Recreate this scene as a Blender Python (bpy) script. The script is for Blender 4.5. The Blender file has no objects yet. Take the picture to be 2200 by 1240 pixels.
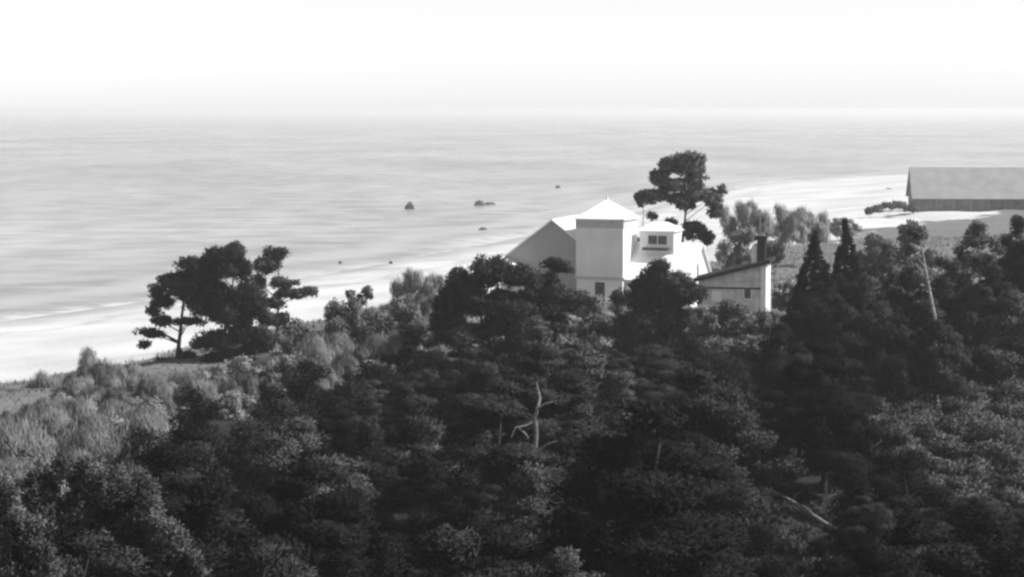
import bpy, math, random
import numpy as np
from mathutils import Vector, Matrix

# ------------------------------------------------------------------ camera, world, sun, exposure
scene = bpy.context.scene
COL = scene.collection
F, CX, CY, HOR = 4400.0, 1100.0, 620.0, 235.0     # focal length and centre in photo pixels, horizon row
CAMZ = 25.0
PITCH = math.atan((CY - HOR) / F)
cam_d = bpy.data.cameras.new('camera')
cam_d.sensor_width = 36.0
cam_d.lens = F / 2200.0 * 36.0
cam_d.clip_start = 1.0
cam_d.clip_end = 60000.0
cam = bpy.data.objects.new('camera', cam_d)
COL.objects.link(cam)
cam.location = (0, 0, CAMZ)
cam.rotation_euler = (math.pi / 2 - PITCH, 0, 0)
scene.camera = cam

SUN_AZ = math.radians(-8.0)      # from +x (right of view) towards +y (away)
SUN_EL = math.radians(47.0)
world = bpy.data.worlds.new('World')
scene.world = world
world.use_nodes = True
wn, wl = world.node_tree.nodes, world.node_tree.links
wn.clear()
w_out = wn.new('ShaderNodeOutputWorld')
w_bg = wn.new('ShaderNodeBackground')
w_sky = wn.new('ShaderNodeTexSky')
w_sky.sky_type = 'NISHITA'
w_sky.sun_disc = False
w_sky.sun_elevation = SUN_EL
w_sky.sun_rotation = math.pi / 2 - SUN_AZ
w_sky.air_density = 1.0
w_sky.dust_density = 0.3
w_sky.ozone_density = 1.0
w_bw = wn.new('ShaderNodeRGBToBW')               # black and white film
wl.new(w_sky.outputs[0], w_bw.inputs[0])
wl.new(w_bw.outputs[0], w_bg.inputs[0])
w_bg.inputs[1].default_value = 0.10
wl.new(w_bg.outputs[0], w_out.inputs[0])

sun_d = bpy.data.lights.new('sun', 'SUN')
sun_d.energy = 4.2
sun_d.angle = math.radians(0.6)
sun = bpy.data.objects.new('sun', sun_d)
COL.objects.link(sun)
to_sun = Vector((math.cos(SUN_EL) * math.cos(SUN_AZ), math.cos(SUN_EL) * math.sin(SUN_AZ), math.sin(SUN_EL)))
sun.rotation_euler = to_sun.to_track_quat('Z', 'Y').to_euler()
sun.location = (60, 0, 80)

vs = scene.view_settings
vs.view_transform = 'Standard'
vs.look = 'None'
vs.exposure = 0.70
vs.gamma = 1.0
vs.use_curve_mapping = False
scene.cycles.filter_width = 2.6                   # an old soft lens
scene.cycles.use_denoising = True
scene.cycles.max_bounces = 6
scene.cycles.volume_bounces = 3
scene.cycles.transparent_max_bounces = 6

# ------------------------------------------------------------------ helpers
_cp, _sp = math.cos(PITCH), math.sin(PITCH)
def at(px, py, D):
    """point on the ray of a photo pixel at world distance D along the view"""
    cx, cy = (px - CX) / F, -(py - CY) / F
    dy = _cp + cy * _sp
    dz = -_sp + cy * _cp
    t = D / dy
    return np.array((cx * t, D, CAMZ + dz * t))
def scale_at(D):            # metres for one photo pixel
    return D / F

def tag(o, label=None, cat=None, group=None, kind=None):
    if label: o['label'] = label
    if cat: o['category'] = cat
    if group: o['group'] = group
    if kind: o['kind'] = kind
    return o
def empty(name, loc, rz=0.0, label=None, cat=None, group=None):
    o = bpy.data.objects.new(name, None)
    o.empty_display_size = 0.5
    COL.objects.link(o)
    o.location = loc
    o.rotation_euler = (0, 0, rz)
    return tag(o, label, cat, group)
def mesh_obj(name, me, mat, parent=None):
    o = bpy.data.objects.new(name, me)
    if mat is not None and not me.materials: me.materials.append(mat)
    COL.objects.link(o)
    if parent is not None: o.parent = parent
    return o
def poly(name, verts, faces, mat, parent=None, smooth=False):
    me = bpy.data.meshes.new(name)
    me.from_pydata([tuple(v) for v in verts], [], faces)
    me.update()
    if smooth:
        me.polygons.foreach_set('use_smooth', [True] * len(me.polygons))
    return mesh_obj(name, me, mat, parent)
def tri_mesh(name, V, Fc, smooth=False, clump=None):
    """V (n,3), Fc (m,k) arrays -> mesh"""
    me = bpy.data.meshes.new(name)
    n, (m, k) = len(V), Fc.shape
    me.vertices.add(n)
    me.vertices.foreach_set('co', np.ascontiguousarray(V, dtype=np.float32).ravel())
    me.loops.add(m * k)
    me.loops.foreach_set('vertex_index', np.ascontiguousarray(Fc, dtype=np.int32).ravel())
    me.polygons.add(m)
    me.polygons.foreach_set('loop_start', np.arange(0, m * k, k, dtype=np.int32))
    if smooth:
        me.polygons.foreach_set('use_smooth', np.ones(m, dtype=bool))
    me.update(calc_edges=True)
    if clump is not None:
        a_ = me.attributes.new('clump', 'FLOAT_VECTOR', 'POINT')
        a_.data.foreach_set('vector', np.ascontiguousarray(clump, dtype=np.float32).ravel())
    return me
BOXF = [(0, 3, 2, 1), (4, 5, 6, 7), (0, 1, 5, 4), (1, 2, 6, 5), (2, 3, 7, 6), (3, 0, 4, 7)]
def boxv(x0, x1, y0, y1, z0, z1):
    return [(x0, y0, z0), (x1, y0, z0), (x1, y1, z0), (x0, y1, z0), (x0, y0, z1), (x1, y0, z1), (x1, y1, z1), (x0, y1, z1)]
def box(name, x0, x1, y0, y1, z0, z1, mat, parent=None):
    return poly(name, boxv(x0, x1, y0, y1, z0, z1), BOXF, mat, parent)
def slab(name, quad, thick, mat, parent=None):
    """a roof plane: four corners, given thickness downwards along its normal"""
    q = [Vector(p) for p in quad]
    n = (q[1] - q[0]).cross(q[3] - q[0]).normalized()
    if n.z < 0: n = -n
    lo = [p - n * thick for p in q]
    return poly(name, lo + q, [(3, 2, 1, 0), (4, 5, 6, 7)] + [(i, (i + 1) % 4, 4 + (i + 1) % 4, 4 + i) for i in range(4)], mat, parent)

def tubes(chains, sides=6):
    """chains: list of (points (n,3), radii (n,)) -> V, F quads"""
    Vs, Fs, off = [], [], 0
    ang = np.linspace(0, 2 * math.pi, sides, endpoint=False)
    for P, R in chains:
        P = np.asarray(P, float); R = np.asarray(R, float); n = len(P)
        T = np.gradient(P, axis=0)
        T /= np.linalg.norm(T, axis=1)[:, None] + 1e-9
        ref = np.where(np.abs(T[:, 2:3]) > 0.9, np.array([[1.0, 0, 0]]), np.array([[0, 0, 1.0]]))
        A = np.cross(T, ref); A /= np.linalg.norm(A, axis=1)[:, None] + 1e-9
        B = np.cross(T, A)
        ring = P[:, None, :] + R[:, None, None] * (np.cos(ang)[None, :, None] * A[:, None, :] + np.sin(ang)[None, :, None] * B[:, None, :])
        Vs.append(ring.reshape(-1, 3))
        i = np.arange(n - 1)[:, None] * sides; j = np.arange(sides)[None, :]; j2 = (j + 1) % sides
        Fs.append(np.stack([i + j, i + j2, i + sides + j2, i + sides + j], -1).reshape(-1, 4) + off)
        off += n * sides
    return np.concatenate(Vs), np.concatenate(Fs)

# ------------------------------------------------------------------ materials (greys: the film is black and white)
def mat_new(name):
    m = bpy.data.materials.new(name)
    m.use_nodes = True
    nt = m.node_tree
    return m, nt, nt.nodes['Principled BSDF']
def grey(v): return (v, v, v, 1.0)
def mat_plain(name, v, rough=0.8, var=0.15, nscale=3.0, bump=0.0, bscale=20.0, stretch=None, detail=4.0):
    m, nt, b = mat_new(name)
    tc = nt.nodes.new('ShaderNodeTexCoord')
    mp = nt.nodes.new('ShaderNodeMapping')
    nt.links.new(tc.outputs['Object'], mp.inputs[0])
    if stretch: mp.inputs['Scale'].default_value = stretch
    nz = nt.nodes.new('ShaderNodeTexNoise')
    nz.inputs['Scale'].default_value = nscale; nz.inputs['Detail'].default_value = detail
    nt.links.new(mp.outputs[0], nz.inputs['Vector'])
    mr = nt.nodes.new('ShaderNodeMapRange')
    mr.inputs[1].default_value = 0.3; mr.inputs[2].default_value = 0.7
    mr.inputs[3].default_value = v * (1 - var); mr.inputs[4].default_value = v * (1 + var)
    nt.links.new(nz.outputs['Fac'], mr.inputs[0])
    nt.links.new(mr.outputs[0], b.inputs['Base Color'])
    b.inputs['Roughness'].default_value = rough
    b.inputs['Specular IOR Level'].default_value = 0.25
    if bump:
        n2 = nt.nodes.new('ShaderNodeTexNoise'); n2.inputs['Scale'].default_value = bscale; n2.inputs['Detail'].default_value = 5
        nt.links.new(mp.outputs[0], n2.inputs['Vector'])
        bp = nt.nodes.new('ShaderNodeBump'); bp.inputs['Strength'].default_value = bump; bp.inputs['Distance'].default_value = 0.05
        nt.links.new(n2.outputs['Fac'], bp.inputs['Height'])
        nt.links.new(bp.outputs[0], b.inputs['Normal'])
    return m
def mat_leaf(name, v, var=0.45, nscale=0.9, trans=0.12):
    """foliage: clump to clump variation, rounded clump normals, a little light passing through"""
    m, nt, b = mat_new(name)
    nt.nodes.remove(b)
    tc = nt.nodes.new('ShaderNodeTexCoord')
    nz = nt.nodes.new('ShaderNodeTexNoise'); nz.inputs['Scale'].default_value = nscale; nz.inputs['Detail'].default_value = 3
    nt.links.new(tc.outputs['Object'], nz.inputs['Vector'])
    mr = nt.nodes.new('ShaderNodeMapRange')
    mr.inputs[1].default_value = 0.32; mr.inputs[2].default_value = 0.68
    mr.inputs[3].default_value = v * (1 - var); mr.inputs[4].default_value = v * (1 + var)
    nt.links.new(nz.outputs['Fac'], mr.inputs[0])
    at_ = nt.nodes.new('ShaderNodeAttribute'); at_.attribute_name = 'clump'
    vt = nt.nodes.new('ShaderNodeVectorTransform'); vt.vector_type = 'NORMAL'; vt.convert_from = 'OBJECT'; vt.convert_to = 'WORLD'
    nt.links.new(at_.outputs['Vector'], vt.inputs[0])
    df = nt.nodes.new('ShaderNodeBsdfDiffuse'); nt.links.new(mr.outputs[0], df.inputs['Color']); nt.links.new(vt.outputs[0], df.inputs['Normal'])
    tr = nt.nodes.new('ShaderNodeBsdfTranslucent'); nt.links.new(mr.outputs[0], tr.inputs['Color'])
    mx = nt.nodes.new('ShaderNodeMixShader'); mx.inputs[0].default_value = trans
    nt.links.new(df.outputs[0], mx.inputs[1]); nt.links.new(tr.outputs[0], mx.inputs[2])
    nt.links.new(mx.outputs[0], nt.nodes['Material Output'].inputs['Surface'])
    return m

M = {
    'pine_dark': mat_leaf('pine_needles_dark', 0.022),  # darkest needles, also carrying the wood's deep shade in their colour
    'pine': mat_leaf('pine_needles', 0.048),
    'pine_light': mat_leaf('pine_needles_sunlit_pale', 0.10),  # paler copy of the needles, sunlight on lit crowns put into the colour
    'leaf': mat_leaf('broad_leaves', 0.11),
    'leaf_light': mat_leaf('pale_leaves', 0.13),
    'scrub': mat_leaf('dry_scrub_twigs', 0.31, var=0.3, trans=0.3),
    'scrub_mid': mat_leaf('scrub_leaves', 0.17, var=0.35),
    'scrub_hazy': mat_leaf('hazy_pale_scrub', 0.34, var=0.25),  # paler scrub copy with the distance haze mixed into its colour
    'grass': mat_leaf('dune_grass_blades', 0.17, var=0.3, nscale=0.3),
    'bark': mat_plain('pine_bark', 0.04, 0.9, 0.4, 3.0),
    'bark_pale': mat_plain('dead_wood', 0.15, 0.8, 0.3, 3.0),
    'birch': mat_plain('birch_bark', 0.2, 0.7, 0.5, 2.0, stretch=(1, 1, 3)),
    'plaster': mat_plain('pale_plaster', 0.76, 0.85, 0.09, 0.5, 0.15),
    'white': mat_plain('white_paint', 0.80, 0.7, 0.03, 1.2),
    'roof_white': mat_plain('pale_metal_roof', 0.78, 0.55, 0.06, 0.7),
    'boards': mat_plain('weathered_boards', 0.36, 0.85, 0.06, 2.0, 0.3, 8.0, stretch=(6, 6, 0.4)),
    'frieze': mat_plain('grey_frieze_board', 0.48, 0.8, 0.1, 2.0),
    'dark_wood': mat_plain('dark_wood', 0.08, 0.8, 0.25, 3.0),
    'tar_roof': mat_plain('tarred_roof', 0.014, 0.8, 0.35, 2.0),
    'house_grey': mat_plain('grey_plank_wall', 0.56, 0.85, 0.25, 1.5),
    'brick': mat_plain('sooty_brick', 0.022, 0.9, 0.3, 5.0),
    'glass': mat_plain('window_glass', 0.10, 0.15, 0.2, 2.0),
    'shed_roof': mat_plain('grey_shed_roof', 0.24, 0.8, 0.12, 0.5),
    'shed_wall': mat_plain('dark_shed_wall', 0.13, 0.85, 0.3, 0.6),
    'shed_post': mat_plain('shed_post', 0.17, 0.85, 0.2, 1.0),
    'rock': mat_plain('wet_boulder', 0.05, 0.5, 0.4, 1.5, 0.5, 4.0),
}

# ------------------------------------------------------------------ terrain
def wl_pt(px, py):      # a point on the water line: sea level is z = 0
    D = 100.0
    p = at(px, py, D)
    k = CAMZ / (CAMZ - p[2])
    return (p[0] * k, D * k)
SHORE = [(-330.0, -250.0), (-120.0, 115.0)] + [wl_pt(*p) for p in ((0, 692), (300, 650), (700, 590), (1050, 524), (1300, 474), (1560, 404), (1720, 388), (1960, 373), (2220, 362))] + [(420.0, 1000.0), (1200.0, 1350.0), (9000.0, 3500.0)]
SH = np.array(SHORE)
def shore_dist(X, Y):
    """signed distance to the water line, positive inland"""
    P = np.stack([np.asarray(X, float).ravel(), np.asarray(Y, float).ravel()], 1)
    best = np.full(len(P), 1e18); sgn = np.ones(len(P))
    for a, b in zip(SH[:-1], SH[1:]):
        d = b - a; L = d @ d
        t = np.clip(((P - a) @ d) / L, 0, 1)
        q = P - (a + t[:, None] * d)
        dist = (q ** 2).sum(1)
        cr = d[0] * q[:, 1] - d[1] * q[:, 0]
        m = dist < best
        best[m] = dist[m]; sgn[m] = np.where(cr[m] < 0, 1.0, -1.0)
    return (np.sqrt(best) * sgn).reshape(np.shape(X))
def hump(X, Y, cx, cy, r, h):
    return h * np.exp(-((X - cx) ** 2 + (Y - cy) ** 2) / (2 * r * r))
def terrain(X, Y, s=None):
    X = np.asarray(X, float); Y = np.asarray(Y, float)
    if s is None: s = shore_dist(X, Y)
    z = np.interp(s, [-200, -40, 0, 15, 45, 60, 90, 200, 900], [-6, -2, 0, 0.8, 2.3, 3.8, 4.6, 5.2, 8])
    w = np.clip((s - 40) / 25, 0, 1)
    z = z + w * (0.35 * np.sin(X * 0.11 + 1.3) * np.cos(Y * 0.083) + 0.25 * np.sin(X * 0.23 + Y * 0.19) + 0.15 * np.sin(X * 0.51 - Y * 0.43 + 2))
    z = z + np.clip((s - 10) / 25, 0, 1) * (1 - w) * 0.10 * np.sin(X * 0.3 + Y * 0.21)
    z = z + hump(X, Y, 12, 203, 22, 1.35) + hump(X, Y, 38, 125, 24, 1.2)
    return z
def ground_z(x, y):
    return float(terrain(np.array([x]), np.array([y]))[0])

def grid_mesh(name, xs, ys, zf, attr=None):
    X, Y = np.meshgrid(xs, ys)
    s = shore_dist(X, Y)
    Z = zf(X, Y, s)
    V = np.stack([X.ravel(), Y.ravel(), Z.ravel()], 1)
    nx, ny = len(xs), len(ys)
    i = np.arange(ny - 1)[:, None] * nx; j = np.arange(nx - 1)[None, :]
    Fc = np.stack([i + j, i + j + 1, i + nx + j + 1, i + nx + j], -1).reshape(-1, 4)
    me = tri_mesh(name, V, Fc, smooth=True)
    at_ = me.attributes.new('shore', 'FLOAT', 'POINT')
    at_.data.foreach_set('value', s.astype(np.float32).ravel())
    if attr is not None:
        a2 = me.attributes.new('veg', 'FLOAT', 'POINT')
        a2.data.foreach_set('value', attr(X, Y, s).astype(np.float32).ravel())
    return me
def veg_mask(X, Y, s):
    """0 = bare sand, 1 = dry grass, 2 = dark needle litter of the wood"""
    edge = np.interp(Y, [0, 150, 230, 300, 420, 700], [46, 48, 50, 62, 88, 80])
    wob = 6 * np.sin(X * 0.21 + Y * 0.05) + 5 * np.sin(Y * 0.13 - X * 0.07) + 4 * np.sin(X * 0.4 + Y * 0.33)
    v = np.clip((s - edge - wob * 0.5 + 4) / 8, 0, 1)
    wood = np.clip((s - 62 - wob) / 12, 0, 1) * np.clip((185 + np.clip(X - 20, 0, 10) - Y) / 20, 0, 1)
    wood = wood * (1 - np.clip(1.3 * np.exp(-(((X - 30) / 11) ** 2 + ((Y - 133) / 22) ** 2)), 0, 1) * 0.3)
    return v + wood
xs = np.concatenate([[-4000, -1500, -700, -400, -250, -170], np.arange(-120, 151, 1.6), [160, 175, 195, 220, 250, 300, 370, 460, 600, 900, 1600, 4000, 9000]])
ys = np.concatenate([[-400, -250, -120, -60, -20], np.arange(0, 261, 1.6), np.arange(264, 520, 4.0), np.arange(528, 1000, 14.0), [1030, 1100, 1250, 1500, 2000, 3000, 4500]])
me = grid_mesh('ground', xs, ys, lambda X, Y, s: terrain(X, Y, s), veg_mask)
m, nt, b = mat_new('dune_ground')
N, L = nt.nodes, nt.links
def attr_node(nt, nm):
    a = nt.nodes.new('ShaderNodeAttribute'); a.attribute_name = nm; return a
def noise(nt, scale, detail=5, vec=None, stretch=None):
    tc = nt.nodes.new('ShaderNodeTexCoord'); mp = nt.nodes.new('ShaderNodeMapping')
    nt.links.new(tc.outputs['Object'], mp.inputs[0])
    if stretch: mp.inputs['Scale'].default_value = stretch
    nz = nt.nodes.new('ShaderNodeTexNoise'); nz.inputs['Scale'].default_value = scale; nz.inputs['Detail'].default_value = detail
    nt.links.new(mp.outputs[0], nz.inputs['Vector'])
    return nz
def maprange(nt, src, a, b_, c, d):
    r = nt.nodes.new('ShaderNodeMapRange')
    for k, v in zip((1, 2, 3, 4), (a, b_, c, d)): r.inputs[k].default_value = v
    nt.links.new(src, r.inputs[0]); return r.outputs[0]
def mixf(nt, f, a, b_):
    x = nt.nodes.new('ShaderNodeMix'); x.data_type = 'FLOAT'
    nt.links.new(f, x.inputs[0])
    for s_, k in ((a, 2), (b_, 3)):
        if isinstance(s_, (int, float)): x.inputs[k].default_value = s_
        else: nt.links.new(s_, x.inputs[k])
    return x.outputs[0]
def math_n(nt, op, a, b_):
    x = nt.nodes.new('ShaderNodeMath'); x.operation = op
    for s_, k in ((a, 0), (b_, 1)):
        if isinstance(s_, (int, float)): x.inputs[k].default_value = s_
        else: nt.links.new(s_, x.inputs[k])
    return x.outputs[0]
veg = attr_node(nt, 'veg').outputs['Fac']; sh = attr_node(nt, 'shore').outputs['Fac']
nz = noise(nt, 0.35, 6); nf = noise(nt, 2.5, 5)
vv = math_n(nt, 'ADD', veg, maprange(nt, nz.outputs['Fac'], 0.3, 0.7, -0.35, 0.35))
sand_c = maprange(nt, nf.outputs['Fac'], 0.3, 0.7, 0.47, 0.57)
shj = math_n(nt, 'ADD', sh, maprange(nt, noise(nt, 0.08, 3).outputs['Fac'], 0.3, 0.7, -4, 4))
wet = maprange(nt, shj, 1.0, 9.0, 0.0, 1.0)
sand_c = math_n(nt, 'MULTIPLY', sand_c, maprange(nt, noise(nt, 0.05, 6).outputs['Fac'], 0.35, 0.65, 0.82, 1.08))
sand_c = mixf(nt, wet, 0.30, sand_c)
wrack = maprange(nt, math_n(nt, 'ABSOLUTE', math_n(nt, 'SUBTRACT', shj, 15.0), 0.0), 0.0, 2.2, 0.80, 1.0)
sand_c = math_n(nt, 'MULTIPLY', sand_c, wrack)
grass_c = maprange(nt, nf.outputs['Fac'], 0.3, 0.7, 0.09, 0.20)
lit_c = maprange(nt, nf.outputs['Fac'], 0.3, 0.7, 0.015, 0.03)
c1 = mixf(nt, maprange(nt, vv, 0.35, 0.65, 0, 1), sand_c, grass_c)
c2 = mixf(nt, maprange(nt, vv, 1.25, 1.75, 0, 1), c1, lit_c)
L.new(c2, b.inputs['Base Color'])
b.inputs['Roughness'].default_value = 0.95
b.inputs['Specular IOR Level'].default_value = 0.1
bp = N.new('ShaderNodeBump'); bp.inputs['Strength'].default_value = 0.5; bp.inputs['Distance'].default_value = 0.12
L.new(noise(nt, 0.9, 7).outputs['Fac'], bp.inputs['Height']); L.new(bp.outputs[0], b.inputs['Normal'])
tag(mesh_obj('ground', me, m), kind='structure')

# ------------------------------------------------------------------ sea
xs2 = np.concatenate([[-11000, -6000, -3000, -1600, -900, -600], np.arange(-400, 301, 8.0), [330, 400, 520, 700, 1000, 1600, 3000, 6000, 11000]])
ys2 = np.concatenate([[-300, -100, 0, 60], np.arange(100, 700, 6.0), np.arange(710, 1500, 30.0), [1600, 1800, 2100, 2600, 3500, 5000, 8000, 12000]])
me = grid_mesh('sea', xs2, ys2, lambda X, Y, s: np.zeros_like(X))
m, nt, b = mat_new('sea_water')
sh = attr_node(nt, 'shore').outputs['Fac']
sw = noise(nt, 0.016, 4, stretch=(1.0, 1.0, 1)); swn = maprange(nt, sw.outputs['Fac'], 0.3, 0.7, -7, 7)
shj = math_n(nt, 'ADD', sh, swn)
# shallow sandbars seen through the water, running along the shore
wave = N2 = nt.nodes.new('ShaderNodeMath'); wave.operation = 'SINE'
nt.links.new(math_n(nt, 'MULTIPLY', shj, 0.26), wave.inputs[0])
bars = maprange(nt, wave.outputs[0], -0.2, 1.0, 0.0, 1.0)
near = maprange(nt, sh, -75, -4, 0.0, 1.0)
bars = math_n(nt, 'MULTIPLY', bars, near)
patch = maprange(nt, noise(nt, 0.012, 5, stretch=(1, 0.5, 1)).outputs['Fac'], 0.35, 0.65, 0.23, 0.34)
patch = math_n(nt, 'ADD', patch, maprange(nt, noise(nt, 0.10, 5, stretch=(0.8, 1.0, 1)).outputs['Fac'], 0.35, 0.65, -0.07, 0.07))
basec = mixf(nt, math_n(nt, 'MULTIPLY', bars, 0.7), patch, 0.42)
foam = math_n(nt, 'MULTIPLY', maprange(nt, shj, -9, -1.5, 0.0, 1.0), maprange(nt, noise(nt, 0.25, 4).outputs['Fac'], 0.4, 0.6, 0.2, 1.0))
basec = mixf(nt, foam, basec, 0.55)
nt.links.new(basec, b.inputs['Base Color'])
rgh = maprange(nt, noise(nt, 0.01, 4, stretch=(1, 0.4, 1)).outputs['Fac'], 0.35, 0.65, 0.23, 0.36)
nt.links.new(rgh, b.inputs['Roughness'])
b.inputs['IOR'].default_value = 1.33
bp = nt.nodes.new('ShaderNodeBump'); bp.inputs['Strength'].default_value = 0.75; bp.inputs['Distance'].default_value = 0.5
hsum = math_n(nt, 'ADD', noise(nt, 0.30, 6, stretch=(0.55, 1.3, 1)).outputs['Fac'], math_n(nt, 'MULTIPLY', noise(nt, 0.045, 3, stretch=(0.6, 1.3, 1)).outputs['Fac'], 0.9))
nt.links.new(hsum, bp.inputs['Height']); nt.links.new(bp.outputs[0], b.inputs['Normal'])
tag(mesh_obj('sea', me, m), kind='structure')

# ------------------------------------------------------------------ haze over land and sea
m = bpy.data.materials.new('sea_haze'); m.use_nodes = True
nt = m.node_tree; nt.nodes.clear()
o_ = nt.nodes.new('ShaderNodeOutputMaterial'); pv = nt.nodes.new('ShaderNodeVolumePrincipled')
pv.inputs['Color'].default_value = grey(0.97)
pv.inputs['Density'].default_value = 0.00026
pv.inputs['Anisotropy'].default_value = 0.3
nt.links.new(pv.outputs[0], o_.inputs['Volume'])
hz = box('haze', -13000, 13000, -2000, 14000, -8, 27.5, m)
tag(hz, kind='stuff')

# ------------------------------------------------------------------ main house with tower
TH = math.radians(20)
p = at(1237, 600, 201)
house = empty('seaside_house', (p[0], 201, 6.0), -TH, 'pale house with square tower, steep grey gable and white roofs among the pines', 'house')
W = 4.85
box('tower_wall', 0, W, 0, W, 2.62, 8.2, M['plaster'], house)
box('ground_floor_wall', 0.06, W - 0.06, 0.06, W - 0.06, -1.2, 2.40, M['plaster'], house)
box('string_course', -0.12, W + 0.12, -0.12, W + 0.12, 2.40, 2.64, M['frieze'], house)
fr = box('frieze', -0.04, W + 0.04, -0.04, W * 0.9, 7.42, 8.18, M['frieze'], house)
e = 0.2
ap = (W / 2, W / 2, 10.15)
c = [(-e, -e, 8.32), (W + e, -e, 8.32), (W + e, W + e, 8.32), (-e, W + e, 8.32)]
cb = [(x, y, 8.21) for x, y, _ in c]
rf = poly('tower_roof', cb + c + [ap], [(3, 2, 1, 0)] + [(i, (i + 1) % 4, 4 + (i + 1) % 4, 4 + i) for i in range(4)] + [(4 + i, 4 + (i + 1) % 4, 8) for i in range(4)], M['roof_white'], house)
poly('finial', [(W/2-.12, W/2-.12, 9.98), (W/2+.12, W/2-.12, 9.98), (W/2+.12, W/2+.12, 9.98), (W/2-.12, W/2+.12, 9.98), (W/2-.05, W/2-.05, 10.45), (W/2+.05, W/2-.05, 10.45), (W/2+.05, W/2+.05, 10.45), (W/2-.05, W/2+.05, 10.45)], BOXF, M['white'], rf)
d = box('door', 1.98, 2.98, 0.0, 0.12, -0.4, 2.1, M['dark_wood'], house)
box('door_frame', 1.86, 3.10, 0.02, 0.10, -0.4, 2.22, M['white'], d)
box('door_panel', 2.12, 2.44, -0.03, 0.02, 0.2, 1.8, M['dark_wood'], d)
box('door_panel', 2.54, 2.86, -0.03, 0.02, 0.2, 1.8, M['dark_wood'], d)
# gabled body
gx0, gx1, gxc, gy0, gy1, gze, gzr = -8.12, 2.68, -2.72, 0.8, 12.8, 4.0, 8.0
V = []
for y in (gy0, gy1):
    V += [(gx0, y, -1.2), (gx1, y, -1.2), (gx1, y, gze), (gxc, y, gzr), (gx0, y, gze)]
poly('gable_wall', V, [(0, 1, 2, 3, 4), (9, 8, 7, 6, 5), (0, 5, 6, 1), (1, 6, 7, 2), (4, 9, 5, 0)], M['boards'], house)
sl = (gzr - gze) / (gx1 - gxc)
for sgn in (-1, 1):
    ex = gxc + sgn * (5.4 + 0.45); ez = gzr - sl * (5.4 + 0.45) + 0.16
    slab('main_roof', [(gxc, gy0 - 0.22, gzr + 0.16), (ex, gy0 - 0.22, ez), (ex, gy1 + 0.3, ez), (gxc, gy1 + 0.3, gzr + 0.16)], 0.14, M['roof_white'], house)
# low lean-to by the gable
poly('lean_to', [(-7.5, -1.1, -1.2), (-4.9, -1.1, -1.2), (-4.9, 0.79, -1.2), (-7.5, 0.79, -1.2), (-7.5, -1.1, 4.15), (-4.9, -1.1, 3.0), (-4.9, 0.79, 3.0), (-7.5, 0.79, 4.15)], BOXF, M['plaster'], house)
slab('lean_to_roof', [(-7.7, -1.3, 4.35), (-4.6, -1.3, 2.98), (-4.6, 0.78, 2.98), (-7.7, 0.78, 4.35)], 0.1, M['roof_white'], house)
# wing to the right of the tower
wx0, wx1, wy0, wy1, wye, wze, wzr = W + 0.003, 11.4, 0.9, 8.1, 4.5, 2.6, 5.75
V = []
for x in (wx0, wx1):
    V += [(x, wy0, -1.2), (x, wy1, -1.2), (x, wy1, wze), (x, wye, wzr), (x, wy0, wze)]
poly('wing_wall', V, [(4, 3, 2, 1, 0), (5, 6, 7, 8, 9), (0, 1, 6, 5), (1, 2, 7, 6), (4, 0, 5, 9)], M['white'], house)
ws = (wzr - wze) / (wye - wy0)
for sgn in (-1, 1):
    ey = wye + sgn * (3.6 + 0.4); ez = wzr - ws * 4.0 + 0.14
    slab('wing_roof', [(wx0, wye, wzr + 0.14), (wx1 + 0.3, wye, wzr + 0.14), (wx1 + 0.3, ey, ez), (wx0, ey, ez)], 0.12, M['roof_white'], house)
w_ = box('gable_window', wx1 - 0.05, wx1 + 0.03, 3.3, 3.9, 2.6, 3.9, M['glass'], house)
box('window_frame', wx1 - 0.04, wx1 + 0.02, 3.2, 4.0, 2.5, 4.0, M['house_grey'], w_)
# belvedere astride the wing's ridge
bx0, bx1, by0, by1 = 5.55, 9.05, 3.3, 5.9
box('belvedere_wall', bx0, bx1, by0, by1, 4.4, 7.05, M['white'], house)
c = [(bx0 - .3, by0 - .3, 7.06), (bx1 + .3, by0 - .3, 7.06), (bx1 + .3, by1 + .3, 7.06), (bx0 - .3, by1 + .3, 7.06)]
r0, r1 = (bx0 + 1.0, (by0 + by1) / 2, 7.9), (bx1 - 1.0, (by0 + by1) / 2, 7.9)
poly('belvedere_roof', c + [r0, r1], [(3, 2, 1, 0), (0, 1, 5, 4), (1, 2, 5), (2, 3, 4, 5), (3, 0, 4)], M['roof_white'], house)
w_ = box('belvedere_window', 6.45, 8.35, by0 - 0.02, by0 + 0.1, 5.72, 6.6, M['glass'], house)
for nm, a in (('window_frame', (6.30, 8.50, by0 - 0.06, by0 - 0.003, 6.6, 6.75)), ('window_frame', (6.30, 8.50, by0 - 0.06, by0 - 0.003, 5.57, 5.72)),
              ('window_frame', (6.30, 6.45, by0 - 0.06, by0 - 0.003, 5.72, 6.6)), ('window_frame', (8.35, 8.50, by0 - 0.06, by0 - 0.003, 5.72, 6.6)),
              ('mullion', (7.36, 7.44, by0 - 0.05, by0 - 0.021, 5.72, 6.6))):
    box(nm, *a, M['white'], w_)
box('balcony_ledge', 6.0, 8.7, by0 - 0.75, by0 - 0.003, 5.18, 5.42, M['dark_wood'], house)

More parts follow.
